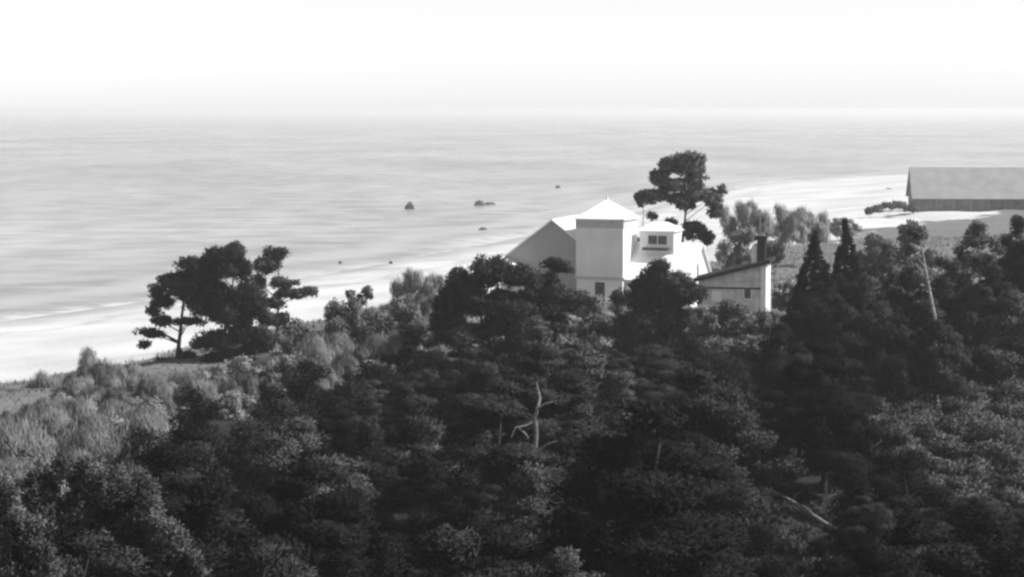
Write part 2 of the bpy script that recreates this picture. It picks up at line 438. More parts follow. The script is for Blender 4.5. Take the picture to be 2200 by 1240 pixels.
# ------------------------------------------------------------------ low house with a tarred roof, right of the main house
p = at(1500, 640, 192)
low = empty('low_house', (p[0], 192, 6.0), -math.radians(13), 'low grey house with dark sloping roof, chimney and sunlit white end wall', 'house')
w, dp = 6.2, 4.2
zl, zr = 2.9, 4.55
poly('wall', [(0, 0, -1.2), (w, 0, -1.2), (w, dp, -1.2), (0, dp, -1.2), (0, 0, zl), (w, 0, zr), (w, dp, zr), (0, dp, zl)], BOXF, M['house_grey'], low)
box('end_wall', w + 0.002, w + 0.14, -0.05, dp + 0.05, -1.2, zr - 0.06, M['white'], low)  # whiter than the grey front: sunlight on this side is in the colour
box('corner_board', w - 0.32, w + 0.16, -0.12, -0.052, -1.2, zr - 0.10, M['white'], low)
k = (zr - zl) / w
slab('roof', [(-0.5, -0.5, zl - 0.5 * k + 0.36), (w + 0.5, -0.5, zr + 0.5 * k + 0.36), (w + 0.5, dp + 0.4, zr + 0.5 * k + 0.36), (-0.5, dp + 0.4, zl - 0.5 * k + 0.36)], 0.34, M['tar_roof'], low)
w_ = box('window', 4.35, 4.95, -0.03, 0.1, 1.35, 2.2, M['glass'], low)
box('window_frame', 4.25, 5.05, -0.012, 0.08, 1.25, 2.3, M['white'], w_)
w_ = box('window', 1.3, 2.2, -0.03, 0.1, 1.0, 2.0, M['white'], low)
box('batten', 0.0, w - 0.33, -0.05, -0.004, 2.2, 2.38, M['dark_wood'], low)
ch = box('chimney', 5.35, 6.1, 1.2, 1.95, 4.2, 6.75, M['brick'], low)
box('chimney_cap', 5.1, 6.25, 1.05, 2.1, 6.75, 7.15, M['brick'], ch)
box('flue', 4.85, 5.33, 1.3, 1.85, 4.2, 6.2, M['plaster'], low)

# thin mast behind the low house
p = at(1632, 450, 226); gz = ground_z(p[0], 226)
mast = empty('mast', (p[0], 226, gz), 0, 'thin pale mast rising behind the chimney of the low house', 'pole')
V, Fc = tubes([(np.array([(0, 0, -0.3), (0, 0, (p[2] - gz) * .5), (0.05, 0, p[2] - gz)]), [0.14, 0.11, 0.08])], 8)
mesh_obj('shaft', tri_mesh('shaft', V, Fc, True), M['bark_pale'], mast)

# ------------------------------------------------------------------ long shed by the far beach
D = 414.0
p = at(1960, 458, D); gz = ground_z(p[0] + 10, D)
shed = empty('long_shed', (p[0], D, gz), -math.radians(6), 'long dark walled shed with broad grey roof beside the far beach', 'shed')
Ls = 36.0
box('wall', 0.3, Ls - 0.3, 0.0, 13.4, -1.5, 2.5, M['shed_wall'], shed)
slab('roof', [(-0.2, -0.7, 2.45), (Ls, -0.7, 2.45), (Ls, 6.7, 8.6), (-0.2, 6.7, 8.6)], 0.2, M['shed_roof'], shed)
slab('roof', [(-0.2, 6.7, 8.6), (Ls, 6.7, 8.6), (Ls, 14.1, 2.45), (-0.2, 14.1, 2.45)], 0.2, M['shed_roof'], shed)
poly('gable_end', [(0.31, 0, 2.4), (0.31, 13.4, 2.4), (0.31, 6.7, 8.3), (0.5, 0, 2.4), (0.5, 13.4, 2.4), (0.5, 6.7, 8.3)], [(0, 2, 1), (3, 4, 5), (0, 3, 5, 2), (1, 2, 5, 4), (0, 1, 4, 3)], M['shed_wall'], shed)
rs = random.Random(5)
x = 1.2
while x < Ls - 3:
    box('post', x, x + 0.4, -0.10, -0.003, -1.0, 2.3, M['shed_post'], shed)
    if rs.random() < 0.6:
        box('hatch', x + 0.9, x + 2.6, -0.06, -0.002, 0.4, 1.9, M['shed_post'] if rs.random() < .5 else M['glass'], shed)
    x += 3.4

# ------------------------------------------------------------------ foliage builder
TRIS = [0]
CLUMP = {}
def foliage(blobs, rng, leaf, pad, flat, cover, style):
    """blobs: (centre, rx, ry, rz) ellipsoids. Pads of needle tufts / leaves are spread over each of them."""
    C, PR, BN = [], [], []
    for (c, rx, ry, rz) in blobs:
        area = 4 * math.pi * (((rx * ry) ** 1.6 + (rx * rz) ** 1.6 + (ry * rz) ** 1.6) / 3) ** (1 / 1.6)
        n = max(3, int(area / (math.pi * pad * pad) * 1.6))
        d = rng.normal(size=(n, 3)); d /= np.linalg.norm(d, axis=1)[:, None]
        low = d[:, 2] < -0.35
        d[low, 2] *= -1
        r = rng.uniform(0.4, 1.0, n)[:, None]
        k = np.array([max(rx - pad * .5, rx * .45), max(ry - pad * .5, ry * .45), max(rz - pad * flat * .5, rz * .45)])
        BN.append(d); C.append(c + d * r * k); PR.append(pad * rng.uniform(0.5, 1.4, n))
    C = np.concatenate(C); PR = np.concatenate(PR); BN = np.concatenate(BN)
    wr = {'needle': 0.55, 'leaf': 0.8, 'twig': 0.09}[style]
    la = 0.5 * leaf * leaf * wr
    cnt = np.maximum(6, (cover * math.pi * PR * PR * (0.5 + 0.5 * flat) / la)).astype(int)
    idx = np.repeat(np.arange(len(C)), cnt); n = len(idx)
    d = rng.normal(size=(n, 3)); d /= np.linalg.norm(d, axis=1)[:, None]
    r = rng.uniform(0, 1, n) ** 0.45
    pos = C[idx] + d * (r * PR[idx])[:, None] * np.array([1, 1, flat])
    if style == 'twig':
        ax = rng.normal(size=(n, 3)) * 0.28 + np.array([0, 0, 1.0])
    else:
        ax = d * np.array([1, 1, 0.8]) + rng.normal(size=(n, 3)) * 0.55 + np.array([0, 0, 0.35])
    ax /= np.linalg.norm(ax, axis=1)[:, None]
    sd = np.cross(ax, rng.normal(size=(n, 3))); sd /= np.linalg.norm(sd, axis=1)[:, None] + 1e-9
    ln = (leaf * rng.uniform(0.7, 1.35, n))[:, None]
    V = np.empty((n, 3, 3))
    V[:, 0] = pos - sd * ln * wr * .5 - ax * ln * .4
    V[:, 1] = pos + sd * ln * wr * .5 - ax * ln * .4
    V[:, 2] = pos + ax * ln * .6
    TRIS[0] += n
    nrm = d * 0.7 + BN[idx] * 0.6 + rng.normal(size=(n, 3)) * 0.22 + np.array([0, 0, .2])
    nrm /= np.linalg.norm(nrm, axis=1)[:, None] + 1e-9
    Fc = np.arange(3 * n).reshape(n, 3)
    V = V.reshape(-1, 3)
    CLUMP[id(V)] = np.repeat(nrm, 3, axis=0)
    return V, Fc, C, PR

def woody(base, top, C, rng, r0, nlimb, bend=0.25):
    """trunk with tapering limbs reaching into the pads, coordinates relative to the base"""
    H = max(1.0, top[2] - base[2])
    n = 9
    t = np.linspace(0, 1, n)[:, None]
    P = base + (top - base) * t
    ph = rng.uniform(0, 6.3, 2)
    P[:, 0] += bend * np.sin(t[:, 0] * 4 + ph[0]) * t[:, 0]
    P[:, 1] += bend * np.sin(t[:, 0] * 3.4 + ph[1]) * t[:, 0]
    P[0, 2] -= 0.4
    R = r0 * (1 - t[:, 0] * 0.82)
    R[0] *= 1.35
    chains = [(P, R)]
    for i in rng.permutation(len(C))[:nlimb]:
        c = C[i]
        zz = np.clip((c[2] - base[2]) / H - rng.uniform(0.06, 0.2), 0.15, 0.93)
        k = zz * (n - 1); a = int(k); s = P[a] + (P[min(a + 1, n - 1)] - P[a]) * (k - a)
        rr = max(0.03, r0 * (1 - zz * 0.82) * 0.42)
        mid = (s + c) / 2 + rng.normal(size=3) * 0.12 + np.array([0, 0, 0.12])
        chains.append((np.array([s, mid, c]), np.array([rr, rr * .7, rr * .25])))
    return tubes(chains, 6)

def auto_blobs(px, top, hw, depth, rng, shape='dome'):
    """a crown in photo pixels: top row, half width, height"""
    out = []
    if shape == 'cone':
        k = 20
        for i in range(k):
            f = (i + 0.5) / k
            r = hw * (0.05 + 0.95 * f)
            m = 1 if i < 4 else (3 if i < 10 else 5)
            for j in range(m):
                a = 0 if m == 1 else (j / (m - 1) * 2 - 1) * 0.65
                dz = 0 if m == 1 else rng.uniform(-.7, .7) * math.sqrt(1 - a * a) * r
                out.append((px + a * r + rng.uniform(-.05, .05) * hw, top + f * depth + abs(a) * depth / k * .8 + rng.uniform(-.02, .02) * depth, max(4, r * (1.05 if m == 1 else .42)), depth / k * (1.5 if m == 1 else 1.0), dz))
        return out
    if shape == 'mass':
        for i in range(30):
            u = rng.uniform(-1, 1); v = rng.uniform(0, 1)
            edge = 1 - math.sqrt(1 - u * u * .8)
            out.append((px + u * hw, top + depth * (.18 + edge * .6 + v * (.95 - edge * .6)), hw * rng.uniform(.2, .36), depth * rng.uniform(.14, .26), rng.uniform(-.7, .7) * hw))
        return out
    depth *= 1.35
    k = max(4, int(round(depth / (hw * (0.5 if shape == 'open' else 0.42)))))
    for i in range(k):
        f = (i + 0.3) / k
        r = hw * min(1.0, 0.40 + 1.35 * f) * rng.uniform(.88, 1.1)
        if shape == 'open': r *= rng.uniform(.8, 1.15)
        m = 1 if i == 0 else (3 if i == 1 else 4)
        for j in range(m):
            a = rng.uniform(-.15, .15) if m == 1 else (j / (m - 1) * 2 - 1) * .68
            q = .8 if m == 1 else .52
            dz = 0 if m == 1 else rng.uniform(-.8, .8) * math.sqrt(max(0.05, 1 - a * a)) * r
            out.append((px + a * r + rng.uniform(-.1, .1) * hw, top + f * depth + rng.uniform(-.5, .5) * depth / k + abs(a) * hw * .25 + hw * .1,
                        r * q * rng.uniform(.75, 1.2), hw * (.42 if m == 1 else .26 if shape == 'open' else .34) * rng.uniform(.8, 1.25), dz))
    return out

SEED = [100]
def tree(name, label, D, tpx, blobs=None, auto=None, mat='pine', bark='bark', style='needle', pad=None, flat=0.5, cover=1.0,
         cat='tree', group=None, r0=None, leafk=1.0, limbs=16, bend=0.3, seed=None, trunk_top=0.9, spread=0.5, fat=1.25, trunk_name='trunk', crown_name='crown'):
    SEED[0] += 1
    rng = np.random.default_rng(seed if seed is not None else SEED[0])
    if blobs is None: blobs = auto_blobs(*auto[:4], rng, auto[4] if len(auto) > 4 else 'dome')
    s = scale_at(D)
    p = at(tpx, 600, D); gx = p[0]; gz = ground_z(gx, D)
    root = empty(name, (gx, D, gz), 0, label, cat, group)
    base = np.zeros(3)
    B = []
    if not auto:       # break each pad of a described crown into irregular smaller ones
        blobs = [(bx + rng.uniform(-.6, .6) * rx, by + rng.uniform(-.55, .55) * ry, rx * rng.uniform(.45, .85), ry * rng.uniform(.6, 1.0)) for (bx, by, rx, ry) in blobs for _ in range(4)]
    for (bx, by, rx, ry, *dz) in blobs:
        off = dz[0] * s if dz else rng.uniform(-spread, spread) * max(rx, 40) * s
        q = at(bx, by, D + off) - np.array([gx, D, gz])
        B.append((q, rx * s, max(rx, ry) * s * 0.95, ry * s * fat))
    leaf = max(0.125, 0.00153 * D) * leafk
    if pad is None: pad = 0.62
    V, Fc, C, PR = foliage(B, rng, leaf, pad, flat, cover, style)
    keep = V[:, 2].reshape(-1, 3).min(1) > -0.3
    Fc = Fc[keep]
    mesh_obj(crown_name, tri_mesh(crown_name, V, Fc, clump=CLUMP.pop(id(V))), M[mat], root)
    topi = max(B, key=lambda b_: b_[0][2])
    top = topi[0] + np.array([0, 0, topi[3] * 0.4]); top = base + (top - base) * trunk_top
    H = max(top[2], 1.0)
    Vt, Ft = woody(base, top, C, rng, r0 or max(0.06, H * 0.021), limbs, bend)
    mesh_obj(trunk_name, tri_mesh(trunk_name, Vt, Ft, True), M[bark], root)
    return root

# ------------------------------------------------------------------ the clump of pines by the beach
tree('pine_tree', 'slender pine with bare trunk and flat limbs, leftmost of the beach clump', 172, 378, [
    (408, 588, 42, 26), (368, 612, 36, 26), (345, 640, 26, 20), (400, 630, 40, 22), (328, 668, 14, 12), (352, 655, 22, 10),
    (352, 693, 26, 9), (404, 692, 34, 8), (330, 716, 26, 9), (312, 742, 9, 4), (398, 770, 28, 10), (362, 778, 22, 7), (405, 800, 24, 8)],
    mat='pine', r0=0.21, pad=.5, flat=.6, fat=1.35, limbs=24, bend=.08, spread=.3)
tree('pine_tree', 'tallest dark pine with rounded top in the clump by the beach', 170, 470, [
    (482, 552, 40, 27), (450, 580, 42, 30), (500, 590, 42, 34), (432, 615, 40, 34), (480, 640, 60, 36), (545, 640, 40, 34),
    (560, 680, 34, 30), (440, 665, 40, 26), (500, 690, 60, 28), (540, 720, 50, 26), (460, 735, 50, 16), (520, 752, 60, 16), (470, 770, 34, 12), (570, 738, 26, 20)],
    mat='pine', pad=.6, flat=.7, fat=1.3, limbs=30, cover=1.0)
tree('pine_tree', 'slim pine with domed top and a low side limb, rightmost of the beach clump', 186, 592, [
    (588, 556, 34, 18), (586, 582, 40, 18), (608, 606, 26, 12), (560, 610, 22, 16), (628, 612, 18, 8), (648, 632, 28, 9), (612, 634, 24, 10), (585, 655, 24, 14), (600, 690, 20, 16)],
    mat='pine_light', r0=.16, pad=.5, flat=.65, fat=1.4, limbs=18, bend=.1, spread=.3)

# ------------------------------------------------------------------ pines behind the house
tree('pine_tree', 'tall lone pine with tiered crown standing behind the white house', 216, 1456, [
    (1462, 342, 36, 18), (1488, 345, 30, 16), (1440, 362, 28, 20), (1478, 372, 46, 22), (1415, 392, 26, 24), (1450, 405, 44, 18), (1495, 400, 38, 22),
    (1400, 424, 32, 14), (1440, 430, 40, 12), (1510, 428, 36, 16), (1540, 420, 22, 18), (1478, 440, 26, 10), (1538, 450, 20, 20), (1400, 468, 10, 9), (1440, 478, 13, 7), (1500, 415, 30, 12)],
    mat='leaf_light', r0=.24, pad=.45, flat=.7, fat=1.3, limbs=30, bend=.1, spread=.4)  # pale leaf colour on this pine stands in for the haze before it
tree('pine_tree', 'thin pine with one small tuft, left of the tall lone pine', 214, 1378, [
    (1374, 432, 12, 15), (1385, 418, 14, 9), (1392, 522, 16, 6), (1366, 520, 12, 5)], mat='pine', r0=.13, pad=.35, limbs=6, bend=.04, spread=.2)
tree('pine_tree', 'small dark bushy pine leaning over the right end of the white roof', 213, 1500, [
    (1482, 490, 18, 13), (1495, 500, 24, 14), (1512, 512, 20, 12), (1522, 522, 10, 10), (1478, 508, 12, 10)], mat='pine_dark', pad=.4, limbs=8, cover=1.2)

# ------------------------------------------------------------------ the dark pines in front of the house
tree('pine_tree', 'broad dark pine with rounded top left in front of the grey gable', 150, 1040, [
    (1065, 600, 56, 30), (1000, 618, 46, 34), (1115, 612, 46, 32), (965, 655, 40, 38), (1030, 660, 66, 40), (1100, 660, 60, 38), (970, 705, 48, 34), (1040, 720, 60, 34), (1110, 715, 50, 30), (960, 755, 56, 34), (1050, 770, 70, 34), (1120, 765, 56, 34)],
    mat='pine', cover=1.0, flat=.65, fat=1.3, limbs=26)
tree('pine_tree', 'pine with a small tuft standing up before the tower\'s left edge', 152, 1195, [
    (1200, 578, 36, 18), (1185, 600, 22, 14), (1190, 632, 54, 24), (1205, 665, 60, 30), (1150, 650, 40, 30), (1180, 700, 56, 26)], mat='pine', cover=1.0, limbs=20)
tree('pine_tree', 'dark pine with pointed dome in front of the white wing and low house', 163, 1415, [
    (1413, 582, 30, 20), (1395, 610, 42, 24), (1440, 615, 44, 26), (1360, 640, 40, 26), (1465, 650, 44, 30), (1410, 650, 56, 32), (1370, 690, 56, 34), (1450, 700, 60, 34), (1400, 735, 66, 32), (1350, 745, 50, 36), (1460, 760, 66, 36), (1400, 785, 70, 36)],
    mat='pine', cover=1.0, flat=.65, fat=1.3, limbs=26)
# ------------------------------------------------------------------ canopy of the wood, far to near
CAN = [  # label, D, px, top, half width, crown height, shape, material
    ('dark pine stepping down to the left of the broad rounded pine', 140, 885, 712, 66, 120, 'dome', 'pine_dark'),
    ('dark low pine at the left foot of the central pine mass', 134, 812, 778, 62, 110, 'dome', 'pine_dark'),
    ('pine with sunlit needles just below the broad rounded pine', 128, 975, 738, 80, 130, 'dome', 'pine'),
    ('sunlit pine directly below the tower', 126, 1165, 700, 86, 130, 'dome', 'pine_light'),
    ('large pine with a sunlit right edge sloping down below the door', 118, 1262, 752, 100, 190, 'dome', 'pine_light'),
    ('pine with a rounded sunlit crown at the end of the sloping edge', 108, 1338, 858, 84, 150, 'dome', 'pine_light'),
    ('shaded pine behind the bare dead tree', 112, 1130, 800, 92, 150, 'dome', 'pine'),
    ('dark pine below the pointed dome pine, right of the sunlit edge', 140, 1490, 735, 80, 130, 'dome', 'pine_dark'),
    ('dark flat topped pine in the left middle of the wood', 124, 655, 790, 78, 110, 'dome', 'pine_dark'),
    ('pine with pale speckled needle tips left of the wood\'s centre', 114, 745, 842, 84, 130, 'dome', 'pine'),
    ('pine with pale tips in the very centre of the wood', 108, 900, 838, 90, 130, 'dome', 'pine'),
    ('small pine with sunlit right side in the left middle of the wood', 116, 600, 868, 60, 110, 'dome', 'pine'),
    ('dark squat pine rising highest above the pale scrub on the left', 105, 418, 846, 54, 170, 'dome', 'pine_dark'),
    ('dark low pine bulging into the pale scrub at the wood\'s left edge', 100, 312, 938, 46, 130, 'dome', 'pine_dark'),
    ('pine with level sunlit pads right of the dark squat pine', 100, 520, 900, 74, 140, 'open', 'pine'),
    ('dark pine with level pads in the lower left of the wood', 92, 430, 985, 90, 160, 'open', 'pine'),
    ('pine with one bright flat top pad left of the dead tree', 100, 925, 928, 72, 110, 'open', 'pine_light'),
    ('shaded pine with speckled tips left of the bright flat pad', 98, 790, 930, 84, 130, 'open', 'pine'),
    ('dark pine in the shade at the middle left of the wood', 92, 650, 960, 92, 150, 'open', 'pine'),
    ('pine right of the dead tree with level sunlit limbs', 98, 1330, 960, 90, 120, 'open', 'pine'),
    ('sunlit spreading pine below the dead tree', 86, 1150, 1018, 88, 120, 'dome', 'pine_light'),
    ('dark pine with level limbs below the bright flat pad', 86, 920, 1030, 100, 140, 'open', 'pine_dark'),
    ('dark pine low in the wood left of its centre line', 82, 740, 1065, 100, 150, 'open', 'pine_dark'),
    ('dark pine standing right of the near left pine clumps', 80, 560, 1080, 100, 160, 'open', 'pine_dark'),
    ('pine with soft sunlit top right of the spreading sunlit pine', 84, 1335, 1038, 88, 120, 'open', 'pine'),
    ('nearest sunlit pine at the bottom edge right of centre', 70, 1200, 1170, 92, 110, 'dome', 'pine_light'),
    ('nearest pine with a pale upper limb at the bottom centre', 72, 1020, 1145, 92, 110, 'open', 'pine_light'),
    ('dark pine cut by the bottom edge left of the centre', 68, 830, 1165, 110, 110, 'open', 'pine_dark'),
    ('dark pine cut by the bottom edge right of the near left clumps', 66, 590, 1180, 110, 100, 'open', 'pine_dark'),
    ('dark pine at the bottom edge left of the fallen trunk', 68, 1420, 1150, 110, 110, 'open', 'pine_dark'),
    ('dark pine in deep shade above the fallen trunk', 122, 1560, 860, 90, 170, 'open', 'pine_dark'),
    ('dark pine in deep shade left of the fallen trunk', 98, 1520, 985, 92, 130, 'open', 'pine_dark'),
    ('dark pine in the hollow right of the pointed dome pine', 150, 1590, 740, 62, 110, 'dome', 'pine'),
    ('dark pine between the sunlit rounded crown and the deep shade', 116, 1465, 850, 66, 130, 'open', 'pine_dark'),
    ('shaded pine standing behind the grassy bank\'s left end', 128, 1690, 800, 76, 150, 'open', 'pine_dark'),
    ('dark round topped pine left of the pale bank', 122, 1770, 850, 70, 130, 'open', 'pine_dark'),
    ('dark pine at the bottom edge below the fallen trunk', 66, 1660, 1205, 120, 90, 'open', 'pine_dark'),
    ('dark pine at the bottom edge near the right corner', 68, 1880, 1160, 120, 110, 'open', 'pine_dark'),
    ('dark pine in the bottom right corner', 70, 2110, 1130, 120, 120, 'open', 'pine_dark'),
    ('dark pine added close right of the fallen trunk to shade it', 99, 1885, 905, 62, 130, 'dome', 'pine_dark'),  # added on the sunward side so its shadow darkens the trunk
    ('dark bushy pine added just below the grassy bank for shade', 92, 1950, 985, 70, 120, 'dome', 'pine_dark'),  # second added pine, casting shade towards the fallen trunk
    ('dark bushy pine between the fallen trunk and the bottom edge', 84, 1635, 1130, 62, 90, 'dome', 'pine_dark'),
    ('shaded pine right of the fallen trunk below the grassy bank', 98, 1850, 1030, 80, 120, 'open', 'pine_dark'),
]
PADR = random.Random(8)
for lab, D, px, top, hw, hh, shp, mt in CAN:
    near = D < 90
    tree('pine_tree', lab, D, px, auto=(px, top, hw * 1.22, hh * 1.1, shp), mat=mt, group='pines of the wood', pad=PADR.choice((.45, .6, .8, 1.0)) * (1 if not near else .8), flat=PADR.choice((.35, .42, .55)), cover=.80, limbs=14, fat=1.05)

# clumpy near pines in the lower left corner
tree('pine_tree', 'nearest pine with pale puffy needle clumps in the bottom left corner', 54, 10, [
    (-10, 1090, 50, 40), (40, 1150, 50, 40), (-30, 1150, 60, 50), (70, 1200, 50, 45), (10, 1215, 60, 50), (-60, 1200, 60, 60), (90, 1255, 60, 40), (20, 1280, 80, 40)],
    mat='leaf', pad=.24, flat=.9, cover=1.0, limbs=20, cat='tree')
tree('pine_tree', 'near bushy pine with puffy clumps, dark left side and sunlit right shoulder', 66, 215, [
    (120, 1020, 40, 26), (180, 1030, 50, 34), (100, 1060, 54, 40), (240, 1050, 60, 36), (300, 1050, 46, 36), (160, 1090, 70, 46), (270, 1105, 70, 46), (330, 1100, 26, 50),
    (120, 1150, 60, 50), (220, 1170, 80, 46), (330, 1175, 60, 40), (400, 1190, 42, 36), (170, 1225, 80, 40), (300, 1235, 90, 40), (410, 1240, 40, 36)],
    mat='leaf', pad=.3, flat=.9, cover=1.05, limbs=30)

# ------------------------------------------------------------------ mixed wood on the right
tree('spruce_tree', 'dark pointed spruce, left of the pair beside the low house', 150, 1752, auto=(1752, 508, 92, 230, 'cone'), mat='pine_dark', pad=.17, flat=.6, cover=1.2, bend=.05, group='spruces beside the low house')
tree('spruce_tree', 'taller pointed spruce, right of the pair beside the low house', 154, 1818, auto=(1818, 486, 66, 200, 'cone'), mat='pine_dark', pad=.17, flat=.6, cover=1.1, bend=.05, group='spruces beside the low house')
RW = [
    ('grey leafy tree right of the taller pointed spruce', 172, 1905, 545, 50, 120, 'dome', 'leaf', 'leaf'),
    ('pale grey round tree before the sand left of the tall birch', 215, 1955, 492, 70, 90, 'dome', 'leaf_light', 'leaf'),
    ('pale leafy bush tree on the edge of the far sand', 225, 1880, 520, 50, 60, 'dome', 'leaf_light', 'leaf'),
    ('dark bushy pine below the two pointed spruces', 140, 1735, 640, 64, 130, 'dome', 'pine_dark', 'needle'),
    ('dark bushy tree under the right pointed spruce', 138, 1850, 620, 70, 130, 'dome', 'pine', 'needle'),
    ('dark bushy tree behind the pale leaning birch stem', 150, 1950, 585, 66, 130, 'dome', 'pine_dark', 'needle'),
    ('dark leafy tree right of the leaning birch stem', 146, 2050, 560, 60, 140, 'dome', 'pine', 'leaf'),
    ('dark dense tree at the right edge below the sand', 156, 2190, 490, 62, 190, 'dome', 'pine_dark', 'needle'),
    ('dark leafy tree between the tall birch and right edge', 145, 2130, 570, 60, 130, 'dome', 'pine', 'leaf'),
    ('shaded tree low in the right wood above the grassy bank', 136, 1990, 665, 76, 90, 'dome', 'pine', 'leaf'),
    ('shaded leafy tree at the right edge above the bank', 138, 2170, 650, 76, 100, 'dome', 'leaf', 'leaf'),
    ('shaded low pine left of the bank under the spruces', 132, 1680, 700, 60, 110, 'dome', 'pine_dark', 'needle'),
    ('shaded leafy tree hiding the foot of the leaning birch', 124, 2012, 688, 62, 120, 'dome', 'pine', 'leaf'),
    ('dark low pine left above the pale bank', 132, 1880, 710, 74, 100, 'open', 'pine_dark', 'needle'),
    ('dark tree low above the grassy bank near the right edge', 138, 2080, 690, 66, 80, 'dome', 'pine', 'leaf'),
]
for lab, D, px, top, hw, hh, shp, mt, st in RW:
    tree('mixed_tree' if st == 'leaf' else 'pine_tree', lab, D, px, auto=(px, top, hw, hh, shp), mat=mt, style=st, pad=.45, flat=.7, cover=1.0, limbs=14, group='trees of the right wood', leafk=.8 if st == 'leaf' else 1)
tree('birch_tree', 'tall birch with upright pale stem and thin crown before the far sand', 150, 2100, [
    (2100, 495, 30, 18), (2085, 520, 30, 18), (2118, 525, 30, 20), (2075, 550, 36, 18), (2125, 555, 40, 20), (2100, 580, 44, 22)], mat='leaf', bark='birch', style='leaf', pad=.4, flat=.8, cover=.35, r0=.15, limbs=14, bend=.12, trunk_top=1.0, leafk=.7)
# leaning birch, mostly bare
pb = at(2008, 680, 133); gz = ground_z(pb[0], 133)
bt = empty('birch_tree', (pb[0], 133, gz), 0, 'leaning pale birch stem, nearly bare, in the right wood', 'tree')
o0 = np.array((pb[0], 133, gz))
ch = [(np.array([(0.25, 0, -0.3), pb - o0, at(1996, 620, 133.4) - o0, at(1985, 560, 134) - o0, at(1975, 500, 134.4) - o0]), [.16, .13, .10, .07, .03])]
for q0, q1 in (((1994, 610), (2030, 570)), ((1988, 575), (1955, 540)), ((1982, 545), (2000, 510))):
    ch.append((np.array([at(*q0, 133.5) - o0, (at(*q0, 133.5) + at(*q1, 134.6)) / 2 - o0 + np.array((0, 0, .1)), at(*q1, 134.6) - o0]), [.05, .035, .015]))
V, Fc = tubes(ch, 7)
mesh_obj('trunk', tri_mesh('trunk', V, Fc, True), M['birch'], bt)
rng = np.random.default_rng(7)
V, Fc, _, _ = foliage([(at(1975, 505, 134) - o0, .9, .9, .6), (at(2028, 565, 134) - o0, .8, .8, .5), (at(1955, 540, 134) - o0, .7, .7, .5)], rng, .2, .35, .8, .3, 'leaf')
mesh_obj('crown', tri_mesh('crown', V, Fc, clump=CLUMP.pop(id(V))), M['leaf'], bt)

# ------------------------------------------------------------------ the rest of the crowded wood, undergrowth and scrub
SKY_LINE = np.array([(-100, 1110), (250, 1040), (300, 985), (360, 900), (480, 900), (600, 850), (800, 815), (900, 770), (1000, 720), (1250, 720), (1300, 740),
                     (1500, 740), (1600, 780), (1660, 720), (1850, 680), (1950, 650), (2100, 640), (2300, 620)])
def proto(kind, seed):
    """crown and stem meshes about 8 m (pine) or 3 m (bush) tall, standing at the origin"""
    rng = np.random.default_rng(seed)
    B = []
    if kind == 'pine':
        for i in range(6):
            f = i / 5.0
            r = 2.5 * min(1, .42 + 1.1 * f)
            m = 1 if i == 0 else 4
            for j in range(m):
                a = rng.uniform(0, 6.3); q = 0 if m == 1 else r * .6
                B.append((np.array((math.cos(a + j * 6.28 / m) * q, math.sin(a + j * 6.28 / m) * q, 7.4 - 5.2 * f + rng.uniform(-.3, .3))), r * (.6 if m == 1 else .5), r * (.6 if m == 1 else .5), .75))
        V, Fc, C, PR = foliage(B, rng, .14, .55, .45, 1.0, 'needle'); top = np.array((0, 0, 7.0)); r0 = .16
    elif kind == 'bush':
        for i in range(9):
            a = rng.uniform(0, 6.3); q = rng.uniform(0, 1.3)
            B.append((np.array((math.cos(a) * q, math.sin(a) * q, 2.1 - q * .8 + rng.uniform(-.3, .2))), .9, .9, .75))
        V, Fc, C, PR = foliage(B, rng, .17, .4, .8, .9, 'leaf'); top = np.array((0, 0, 2.0)); r0 = .06
    else:
        for i in range(12):
            a = rng.uniform(0, 6.3); q = rng.uniform(0, 1.5)
            B.append((np.array((math.cos(a) * q, math.sin(a) * q, 2.2 - q * .7 + rng.uniform(-.6, .4))), .7, .7, 1.0))
        V, Fc, C, PR = foliage(B, rng, .42, .45, 1.1, .5, 'twig'); top = np.array((0, 0, 2.0)); r0 = .05
    Fc = Fc[V[:, 2].reshape(-1, 3).min(1) > -.2]
    Vt, Ft = woody(np.zeros(3), top, C, rng, r0, 14, .25)
    return tri_mesh('crown', V, Fc, clump=CLUMP.pop(id(V))), tri_mesh('trunk', Vt, Ft, True)
PROTO = {k: [proto(k, 900 + 10 * q + i) for i in range(n_)] for q, (k, n_) in enumerate((('pine', 4), ('bush', 4), ('twig', 4)))}
MATMESH = {}
def stand(kind, name, x, y, sc, mat, label, cat, group, parts, rng):
    i = int(rng.integers(len(PROTO[kind])))
    key = (kind, i, mat)
    if key not in MATMESH:
        cm = PROTO[kind][i][0].copy(); cm.materials.append(M[mat]); MATMESH[key] = cm
    tm = PROTO[kind][i][1]
    root = empty(name, (x, y, ground_z(x, y) - .05), rng.uniform(0, 6.28), label, cat, group)
    wd_ = 1.3 if kind == 'pine' else 1.0
    root.scale = (sc * wd_ * rng.uniform(.9, 1.15), sc * wd_ * rng.uniform(.9, 1.15), sc)
    mesh_obj(parts[1], MATMESH[key], None, root)
    mesh_obj(parts[0], tm, M['bark'], root)
